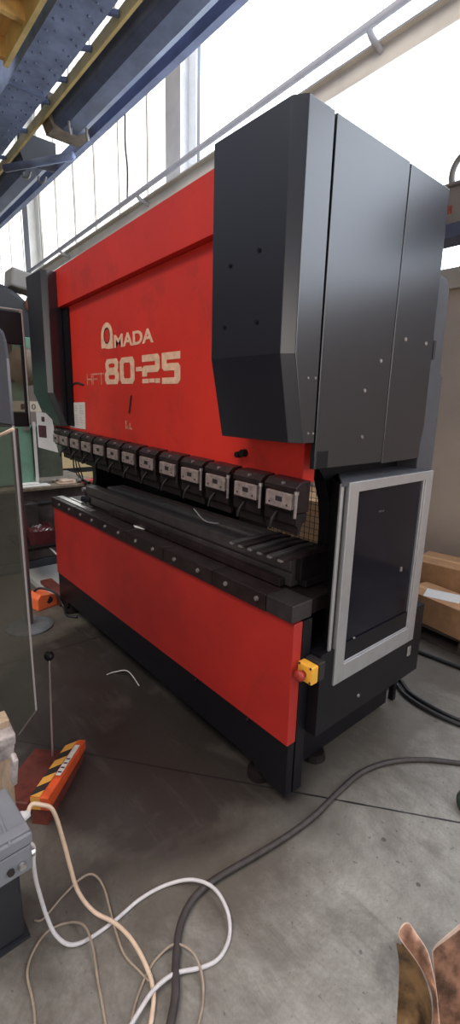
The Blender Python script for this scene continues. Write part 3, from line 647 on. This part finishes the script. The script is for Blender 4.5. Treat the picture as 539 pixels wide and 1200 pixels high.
bm = nb(); B(bm, -.02, .03, .15, .20, 1.36, 1.47); cyl(bm, (.03, .17, 1.44), (.10, .17, 1.44), .012, .012, 10); link('door_catch', bm, STEEL, t)
# bench / machine bed in front of it
t = thing('machine_bed', 'dark grimy machine bed with pale shelf edge left of the press', 'machine bed', (-3.5, 0, 0))
bm = nb(); B(bm, -.9, .0, -1.1, .85, .10, .80); link('bed', bm, mat('brown_grimy_iron', (.075, .055, .05), .6, var=.5, scale=5), t, bevel=.01)
bm = nb(); B(bm, -.9, .06, -1.1, .85, .80, .83); link('shelf', bm, BROWNG, t, bevel=.004)
bm = nb(); B(bm, .0, .03, -.6, .85, .02, .10); B(bm, .0, .015, -.4, .8, .66, .68); link('bottom_rail', bm, GREYD, t)
bm = nb(); B(bm, .0, .16, .03, .15, .42, .70); link('spindle_block', bm, GREYST, t, bevel=.006)
bm = nb(); lathe(bm, [(.05, 0), (.05, .03), (.03, .035), (.022, .02)], (.0, -.25, .58), 20, Matrix.Rotation(math.pi/2, 3, 'Y')); link('ring_nut', bm, BRIGHT, t)
bm = nb(); B(bm, .0, .52, -.1, .35, .36, .385); link('side_tray', bm, DARK, t)
for k, (yy, w_, lab, m_) in enumerate(((.03, .30, 'white papers stacked on the shelf left of the green door', PAPERW), (.42, .22, 'beige rag lying on the shelf right of the green door', mat('beige_rag', (.50, .36, .27), .85, var=.2, scale=12)))):
    bm = nb(); B(bm, -.2, .03, 0, w_, 0, .012); B(bm, -.15, .0, .04, w_*.7, .012, .030, Matrix.Rotation(.08, 4, 'Z')); o = T(link('paper_stack' if k == 0 else 'rag', bm, m_, bevel=.004), lab, 'papers' if k == 0 else 'rag'); o.location = (-3.5, yy, .8305)
T(box('red_rag', -3.50, -3.42, .62, .80, .8305, .865, mat('red_cloth', (.55, .10, .07), .8, var=.2, scale=20), bevel=.01), 'small red cloth on the shelf beside the press', 'rag')
t = thing('parts_tray', 'dark red open tray of small screws beside the machine bed', 'tray', (-3.24, .11, .386), -.2)
bm = nb(); B(bm, -.14, .2, -.09, .11, 0, .005); B(bm, -.14, .2, -.09, -.083, .005, .12); B(bm, -.14, .2, .103, .11, .005, .12); B(bm, -.14, -.133, -.083, .103, .005, .12); B(bm, .193, .2, -.083, .103, .005, .12); B(bm, -.133, .193, -.083, .103, .08, .09); link('tray', bm, mat('dark_red_tray', (.09, .012, .015), .5, var=.3, scale=10), t)
for k in range(14):
    bm = nb(); x_, y_ = random.uniform(-.11, .17), random.uniform(-.06, .09); cyl(bm, (x_, y_, .091), (x_+random.uniform(-.02, .02), y_+.02, .108), .008, .008, 8); link('screw', bm, STEEL if k % 2 else BRIGHT, t)
T(link('white_hose', tube(nb(), [(-3.02, .12, .36), (-2.90, .20, .26), (-2.78, .32, .21), (-2.60, .45, .22)], .008, 8), WCAB, smooth=True), 'thin white hose drooping from the tray to behind the press', 'hose')
T(box('grey_floor_panel', -3.38, -2.70, -.02, .75, .0, .06, mat('pale_floor_board', (.38, .37, .34), .7, var=.1, scale=4), bevel=.006), 'pale grey board lying on the floor left of the press', 'board')
t = thing('yellow_cabinet', 'pale yellow cabinet with dark shelf gap seen beyond the left clamps', 'cabinet', (-5.2, 1.1, 0))
bm = nb(); B(bm, -.5, 0, -.2, .5, .05, .52); B(bm, -.5, 0, -.2, .5, .57, .66); B(bm, -.5, 0, -.2, .5, .73, 1.05); link('panels', bm, YPANEL, t, bevel=.004)
bm = nb(); B(bm, -.48, -.02, -.18, .48, 0, 1.04); link('carcass', bm, DARKM, t)
T(box('dark_partition', -5.95, -5.85, -2.5, 2.9, 0, 1.1, mat('dark_partition_board', (.05, .045, .045), .8)), 'low dark partition standing behind the machines at far left', 'partition')

# stand with visor
t = thing('pole_stand', 'grey pole stand with heavy round base plate on the floor', 'stand', (-2.30, -.30, 0))
bm = nb(); lathe(bm, [(.165, 0), (.165, .012), (.14, .020), (.03, .026), (.0001, .026)], (0, 0, 0), 40); link('round_base', bm, mat('cast_grey_base', (.11, .12, .13), .55, var=.3, scale=12), t, smooth=False)
bm = nb(); cyl(bm, (0, 0, .02), (0, 0, 1.46), .026, .026, 20); link('pole', bm, mat('pole_grey', (.16, .14, .15), .35, metal=.5), t, smooth=False)
t = thing('framed_screen', 'black framed clear screen with rounded corner at the far left edge', 'screen', (-2.30, 0, 0))
bm = nb(); B(bm, -.012, .012, -1.0, -.200, 2.00, 2.20); B(bm, -.012, .012, -.218, -.200, 1.47, 2.0); B(bm, -.012, .012, -.62, -.200, 1.47, 1.565); link('frame', bm, BLACK, t, bevel=.006)
bm = nb(); tube(bm, [(.01, -1.0, 2.205), (.01, -.26, 2.212), (.01, -.212, 2.20), (.01, -.196, 2.15), (.01, -.196, 1.48)], .007, 8, 6); link('edge_tube', bm, GREYP, t, smooth=True)
bm = nb(); B(bm, -.003, .003, -1.0, -.218, 1.565, 2.0); link('pane', bm, clear('visor_pane', (.3, .28, .22), .1, .15), t)
# second foot pedal at far left
t = thing('foot_switch', 'bright orange foot switch housing on the floor at the press far corner', 'foot switch', (-2.62, -.08, 0), .25)
bm = nb(); P(bm, [(-.11, 0), (.13, 0), (.13, .035), (.09, .05), (.03, .11), (-.08, .13), (-.11, .10)], 'x', -.07, .08); link('housing', bm, ORANGEL, t, bevel=.008)
bm = nb(); P(bm, [(-.03, .05), (.0, .10), (.025, .07), (.02, .045), (-.01, .035)], 'x', .079, .083); link('dark_emblem', bm, INK, t)
bm = nb(); B(bm, -.05, .06, .05, .12, .05, .075, Matrix.Rotation(.1, 4, 'X')); link('treadle', bm, WHITEP, t, bevel=.006)
T(link('pedal_cable', tube(nb(), [(-2.66, -.16, .10), (-2.6, -.12, .16), (-2.5, -.04, .14), (-2.42, .0, .04), (-2.30, -.02, .01), (-2.22, .03, .01)], .010, 8), BCAB, smooth=True), 'black cable looping over the bright orange foot switch', 'cable')
T(link('orange_floor_strip', B(nb(), -2.95, -2.5, .0, .1, 0, .09), ORANGED, bevel=.006), 'dull orange box strip on the floor behind the far foot switch', 'box')

# ================================================================= MIDDLE LEFT: pedal with warning stripes
t = thing('foot_pedal', 'orange foot pedal with yellow black stripes and tall ball topped rod', 'foot pedal', (-.69, -.685, 0), math.radians(134.5))
# local x runs along the bar away from the camera, y across to the left
bm = nb(); P(bm, [(-.16, .0), (.17, 0), (.17, .045), (-.16, .075)], 'y', .055, .20); bpz = link('base_plate', bm, ORANGED, t, bevel=.006)
STR = bpy.data.materials.new('warning_stripes'); STR.use_nodes = True
nt = STR.node_tree; N = nt.nodes; L = nt.links; pb = N['Principled BSDF']; tc = N.new('ShaderNodeTexCoord'); sp_ = N.new('ShaderNodeSeparateXYZ'); L.new(tc.outputs['Object'], sp_.inputs[0])
a_ = N.new('ShaderNodeMath'); a_.operation = 'MULTIPLY_ADD'; L.new(sp_.outputs[0], a_.inputs[0]); a_.inputs[1].default_value = 1.0; L.new(sp_.outputs[1], a_.inputs[2])
b_ = N.new('ShaderNodeMath'); b_.operation = 'MULTIPLY'; L.new(a_.outputs[0], b_.inputs[0]); b_.inputs[1].default_value = 9.5
c_ = N.new('ShaderNodeMath'); c_.operation = 'FRACT'; L.new(b_.outputs[0], c_.inputs[0])
d_ = N.new('ShaderNodeMath'); d_.operation = 'GREATER_THAN'; L.new(c_.outputs[0], d_.inputs[0]); d_.inputs[1].default_value = .52
e_ = N.new('ShaderNodeMix'); e_.data_type = 'RGBA'; L.new(d_.outputs[0], e_.inputs[0]); e_.inputs[6].default_value = (.62, .30, .05, 1); e_.inputs[7].default_value = (.02, .015, .013, 1)
L.new(e_.outputs[2], pb.inputs['Base Color']); pb.inputs['Roughness'].default_value = .55
bm = nb(); P(bm, [(-.185, .075), (.185, .055), (.185, .10), (-.185, .135)], 'y', -.045, .03); bar = link('guard_bar', bm, ORANGE, t, bevel=.003)
bm = nb(); P(bm, [(-.184, .1365), (.184, .1012), (.184, .1028), (-.184, .1378)], 'y', -.010, .029); B(bm, -.1862, -.1852, -.010, .029, .078, .134); link('striped_tape', bm, STR, bar)
bm = nb(); P(bm, [(-.06, .1258), (.14, .1068), (.14, .1085), (-.06, .1275)], 'y', -.036, -.014); lb = link('pedal_label', bm, PAPER, bar)
bm = nb(); P(bm, [(.09, .1118), (.125, .1085), (.125, .1095), (.09, .1128)], 'y', -.032, -.018)
for k in range(4): x_ = -.045+k*.028; P(bm, [(x_, .1262-.0955*(x_+.06)+.0012), (x_+.008, .1262-.0955*(x_+.068)+.0012), (x_+.008, .1262-.0955*(x_+.068)+.002), (x_, .1262-.0955*(x_+.06)+.002)], 'y', -.033, -.017)
link('label_print', bm, INK, lb)
bm = nb(); P(bm, [(-.18, .0), (.18, 0), (.18, .05), (-.17, .07)], 'y', -.035, .035); link('bar_support', bm, ORANGED, t)
bm = nb(); tube(bm, [(.123, .090, .04), (.106, .072, .32), (.088, .054, .575)], .0042, 8); rod = link('lever_rod', bm, RODM, t, smooth=True)
bm = nb(); bmesh.ops.create_uvsphere(bm, u_segments=20, v_segments=12, radius=.021, matrix=Matrix.Translation((.0875, .0535, .588))); link('ball_knob', bm, BLACK, rod, smooth=True)
T(link('floor_wire', tube(nb(), [(-1.361, -.14, .006), (-1.354, -.086, .008), (-1.28, -.037, .03), (-1.136, -.041, .006)], .0035, 6), WCAB, smooth=True), 'short pale wire offcut lying on the floor before the red bed', 'wire')

# ================================================================= FOREGROUND LEFT: acrylic guard, batten, control box
t = thing('acrylic_guard', 'tall clear acrylic guard sheet with cut corner at the left edge', 'guard sheet', (0, -.8, 0))
bm = nb(); P(bm, [(-1.3, .25), (-.82, .248), (-.54, .531), (-.54, 1.575), (-1.3, 1.575)], 'y', -.003, .003); link('clear_sheet', bm, ACR, t)
bm = nb(); P(bm, [(-1.3, 1.578), (-.54, 1.578), (-.54, 1.78), (-.55, 1.83), (-.575, 1.862), (-.62, 1.88), (-1.3, 1.885)], 'y', -.004, .004); link('grey_upper_sheet', bm, ACRG, t)
bm = nb(); P(bm, [(-.5402, .531), (-.5388, .531), (-.5388, 1.575), (-.5402, 1.575)], 'y', -.0032, .0032); P(bm, [(-.82, .247), (-.54, .529), (-.539, .531), (-.8215, .2485)], 'y', -.0035, .0035); link('polished_edge', bm, EDGE, t)
T(link('white_rod', tube(nb(), [(-.40, -.9, 1.545), (-.19, -.9, 1.585)], .0045, 8, sm=False), CCAB, smooth=True), 'short pale rod sticking in at the left edge before the guard', 'rod')
t = thing('timber_batten', 'pale wooden batten wrapped in clear tape at the lower left edge', 'batten', (-.355, -.965, 0))
bm = nb(); tilt = Matrix.Translation((0, 0, .36)) @ Matrix.Rotation(math.radians(4), 4, 'Y'); B(bm, -.030, .022, -.02, .02, -.02, .34, tilt); link('batten', bm, WOOD, t, bevel=.003)
bm = nb()
for k in range(5): B(bm, -.036, .030-.004*(k % 2), -.026, .026, .13+k*.036, .172+k*.036, tilt @ Matrix.Rotation(.05*(k-2), 4, 'Y'))
B(bm, .025, .058, -.004, .012, .18, .30, tilt @ Matrix.Rotation(.25, 4, 'Y')); link('tape_wrap', bm, TAPE, t, bevel=.006)
t = thing('control_box', 'grey plastic control box with round glands at the lower left edge', 'control box', (-.137, -1.0, .36), 0)
q = Matrix.Rotation(0, 4, 'Z')
bm = nb(); P(bm, [(-.150, .018), (.055, .030), (.060, -.14), (-.14, -.14)], 'z', 0, .085); body = link('box_body', bm, BOXG, t, bevel=.006)
bm = nb(); P(bm, [(-.153, .022), (.058, .034), (.063, -.143), (-.143, -.143)], 'z', .089, .125); link('box_lid', bm, BOXG, t, bevel=.005)
bm = nb(); P(bm, [(-.147, .016), (.052, .028), (.057, -.138), (-.138, -.138)], 'z', .084, .090); link('lid_seal', bm, INK, t)
bm = nb(); B(bm, -.153, .062, -.028, -.020, .1245, .129); B(bm, .018, .050, -.050, .030, .1245, .132); link('lid_rib', bm, BOXG, t, bevel=.002)
q = Matrix.Rotation(-math.pi/2, 3, 'X'); bm = nb(); lathe(bm, [(.017, 0), (.017, .010), (.013, .016), (.0095, .030)], (-.04, .026, .095), 18, q); link('cable_gland', bm, WHITEP, t, smooth=True)
bm = nb(); cyl(bm, (.040, .030, .040), (.040, .040, .040), .012, .010, 16); cyl(bm, (.058, .0, .035), (.068, .0, .035), .011, .009, 16); link('socket', bm, BRIGHT, t)
bm = nb(); cyl(bm, (.058, -.030, .035), (.066, -.03, .035), .010, .009, 16); link('socket', bm, INK, t)
t = thing('box_pedestal', 'dark square pedestal standing under the grey control box', 'pedestal', (-.27, -1.07, 0))
bm = nb(); B(bm, -.10, .085, -.10, .085, .012, .345); link('post', bm, DARKM, t, bevel=.01)
bm = nb(); B(bm, -.11, .095, -.11, .095, .0, .012); link('foot_plate', bm, DARKM, t)
bm = nb(); B(bm, -.09, .16, -.09, .10, .345, .3595); link('top_plate', bm, DARKM, t)

# ================================================================= CABLES
def cable(name, pts, r_, m, label, cat='cable', group=None):
    return T(link(name, tube(nb(), [(a, b, (c if len(q_) > 2 else r_)) for q_ in pts for a, b, c in [(*q_, 0)[:3]]], r_, 10), m, smooth=True), label, cat, group)
cable('grey_hose', [(.60, 1.02), (.48, .95), (.365, .838), (.253, .734), (.155, .594), (.101, .427), (.101, .234), (.112, .076), (.106, -.073), (.085, -.239), (.063, -.379), (.057, -.459), (.069, -.533), (.112, -.604), (.183, -.665), (.243, -.706), (.289, -.753), (.36, -.83)], .0122, GCAB, 'thick grey rubber hose snaking across the concrete floor', 'hose')
cable('white_cable', [(-.17, -.985, .40), (-.155, -.950, .36), (-.154, -.952, .3), (-.165, -.947, .22), (-.162, -.939, .15), (-.149, -.93, .08), (-.112, -.918, .03), (-.068, -.89, .012), (-.05, -.837, .007), (-.047, -.748), (-.054, -.649), (-.038, -.556), (.014, -.483, .022), (.089, -.446, .03), (.17, -.452, .022), (.224, -.487), (.251, -.547), (.239, -.604), (.203, -.681, .014), (.20, -.749, .02), (.215, -.805, .02), (.24, -.87, .02)], .0062, WCAB, 'white cable looping from the grey control box across the floor')
cable('cream_cable', [(-.177, -.950, .455), (-.199, -.932, .46), (-.186, -.908, .455), (-.177, -.877, .42), (-.167, -.856, .3), (-.156, -.844, .2), (-.138, -.829, .1), (-.096, -.798, .035), (-.029, -.757, .022), (.049, -.738, .020), (.137, -.738, .016), (.203, -.754, .010), (.26, -.80)], .0066, CCAB, 'cream cable curving out of the white gland on the control box')
cable('tan_cable', [(.09, -1.06), (.05, -1.035), (-.006, -1.023), (-.078, -1.015), (-.124, -.985), (-.155, -.93), (-.141, -.872), (-.089, -.837, .02), (-.019, -.839, .02), (.074, -.863), (.177, -.889), (.22, -.91)], .0038, TCAB, 'thin tan cable in an open loop at the bottom left of the floor')
cable('brown_cable', [(-.215, -.95), (-.202, -.927), (-.23, -.855), (-.238, -.782, .02), (-.215, -.745, .03), (-.152, -.736, .026), (-.046, -.757, .016), (.053, -.77), (.121, -.757), (.165, -.746)], .0036, TCAB, 'thin cable arching from the dark pedestal under the white cable')
cable('beige_cable', [(.26, -.875), (.22, -.837), (.181, -.797), (.146, -.743), (.129, -.695), (.14, -.639, .016), (.192, -.611, .018), (.249, -.618, .012), (.301, -.651), (.337, -.696), (.37, -.74)], .0038, TCAB, 'small beige cable arch beside the thick grey hose at the bottom')
cable('black_power_cable', [(-.20, 1.10), (-.193, 1.197), (-.082, 1.131), (.064, 1.101), (.241, 1.119), (.45, 1.18)], .013, BCAB, 'nearer of two thick black cables leaving the press under the door', group=None)
cable('black_power_cable', [(-.20, 1.15), (-.188, 1.25), (-.079, 1.178), (.065, 1.152), (.229, 1.160), (.45, 1.23)], .011, BCAB, 'farther of two thick black cables leaving the press under the door')
cable('wall_power_cable', [(-.60, 1.62), (-.321, 1.658), (-.227, 1.669), (-.011, 1.689), (.4, 1.72)], .014, BCAB, 'black cable lying on the floor in front of the pallet')
cable('green_hose', [(.62, .66, .05), (.52, .655, .055), (.475, .64, .045), (.468, .61, .03), (.50, .58, .02), (.60, .56, .02)], .020, mat('dark_green_rubber', (.03, .045, .03), .5, var=.3, scale=20), 'dark green hose end at the right edge of the floor', 'hose')

# ================================================================= COPPER SCRAP bottom right
def sheet(name, rows, m, th, parent):
    bm = nb(); R0 = [[bm.verts.new(v) for v in row] for row in rows]
    for a, b in zip(R0, R0[1:]):
        for k in range(len(a)-1): bm.faces.new((a[k], a[k+1], b[k+1], b[k]))
    o = link(name, bm, m, parent, smooth=True); sd = o.modifiers.new('thick', 'SOLIDIFY'); sd.thickness = th; sd.material_offset_rim = 1 if len(o.data.materials) > 1 else 0
    ss = o.modifiers.new('sub', 'SUBSURF'); ss.levels = 2; ss.render_levels = 2
    return o
t = thing('copper_scrap', 'torn bent copper sheet scrap standing at the bottom right corner', 'sheet metal scrap', (0, 0, 0))
A_ = [(.657, -.218, .30), (.683, -.221, .28), (.713, -.207, .25), (.734, -.221, .22), (.757, -.237, .19), (.769, -.253, .17), (.80, -.28, .12)]
M_ = [(.644, -.238, .298), (.674, -.243, .283), (.702, -.232, .25), (.727, -.235, .218), (.748, -.239, .187), (.764, -.252, .167), (.79, -.29, .11)]
B2 = [(.643, -.262, .27), (.668, -.261, .26), (.694, -.249, .235), (.72, -.241, .205), (.742, -.240, .175), (.76, -.254, .16), (.78, -.30, .10)]
sheet('curled_strip', [A_, M_, B2], [COPPER, COPED], .0022, t)
D_ = [(.640, -.262, .262), (.651, -.249, .20), (.657, -.249, .17), (.671, -.262, .09), (.682, -.278, .01), (.70, -.30, .0), (.72, -.33, .0)]
C_ = [(.668, -.256, .248), (.680, -.235, .19), (.692, -.225, .15), (.705, -.225, .08), (.725, -.24, .01), (.735, -.28, .0), (.75, -.31, .0)]
sheet('inner_face', [[(Vector(v)*.55+Vector(u)*.45)-Vector((0, 0, .010)) for v, u in zip(B2, M_)], C_, D_], [COPPERI, COPPERI], .002, t)
t2 = thing('copper_sheet', 'larger oily copper sheet leaning behind the torn scrap at bottom right', 'sheet metal scrap')
rows = [[(.714, -.204, .25), (.724, -.176, .265), (.735, -.144, .28), (.747, -.102, .295), (.763, -.043, .31), (.79, .05, .33)],
        [(.730, -.207, .20), (.746, -.184, .195), (.764, -.158, .19), (.785, -.120, .19), (.810, -.066, .19), (.85, .02, .20)],
        [(.750, -.212, .12), (.770, -.196, .11), (.793, -.178, .10), (.818, -.147, .10), (.848, -.103, .10), (.89, -.02, .10)],
        [(.775, -.235, .02), (.80, -.215, .01), (.828, -.195, .0), (.86, -.165, .0), (.89, -.13, .0), (.93, -.05, .0)]]
sheet('leaning_sheet', rows, [COPPER, COPED], .0025, t2)
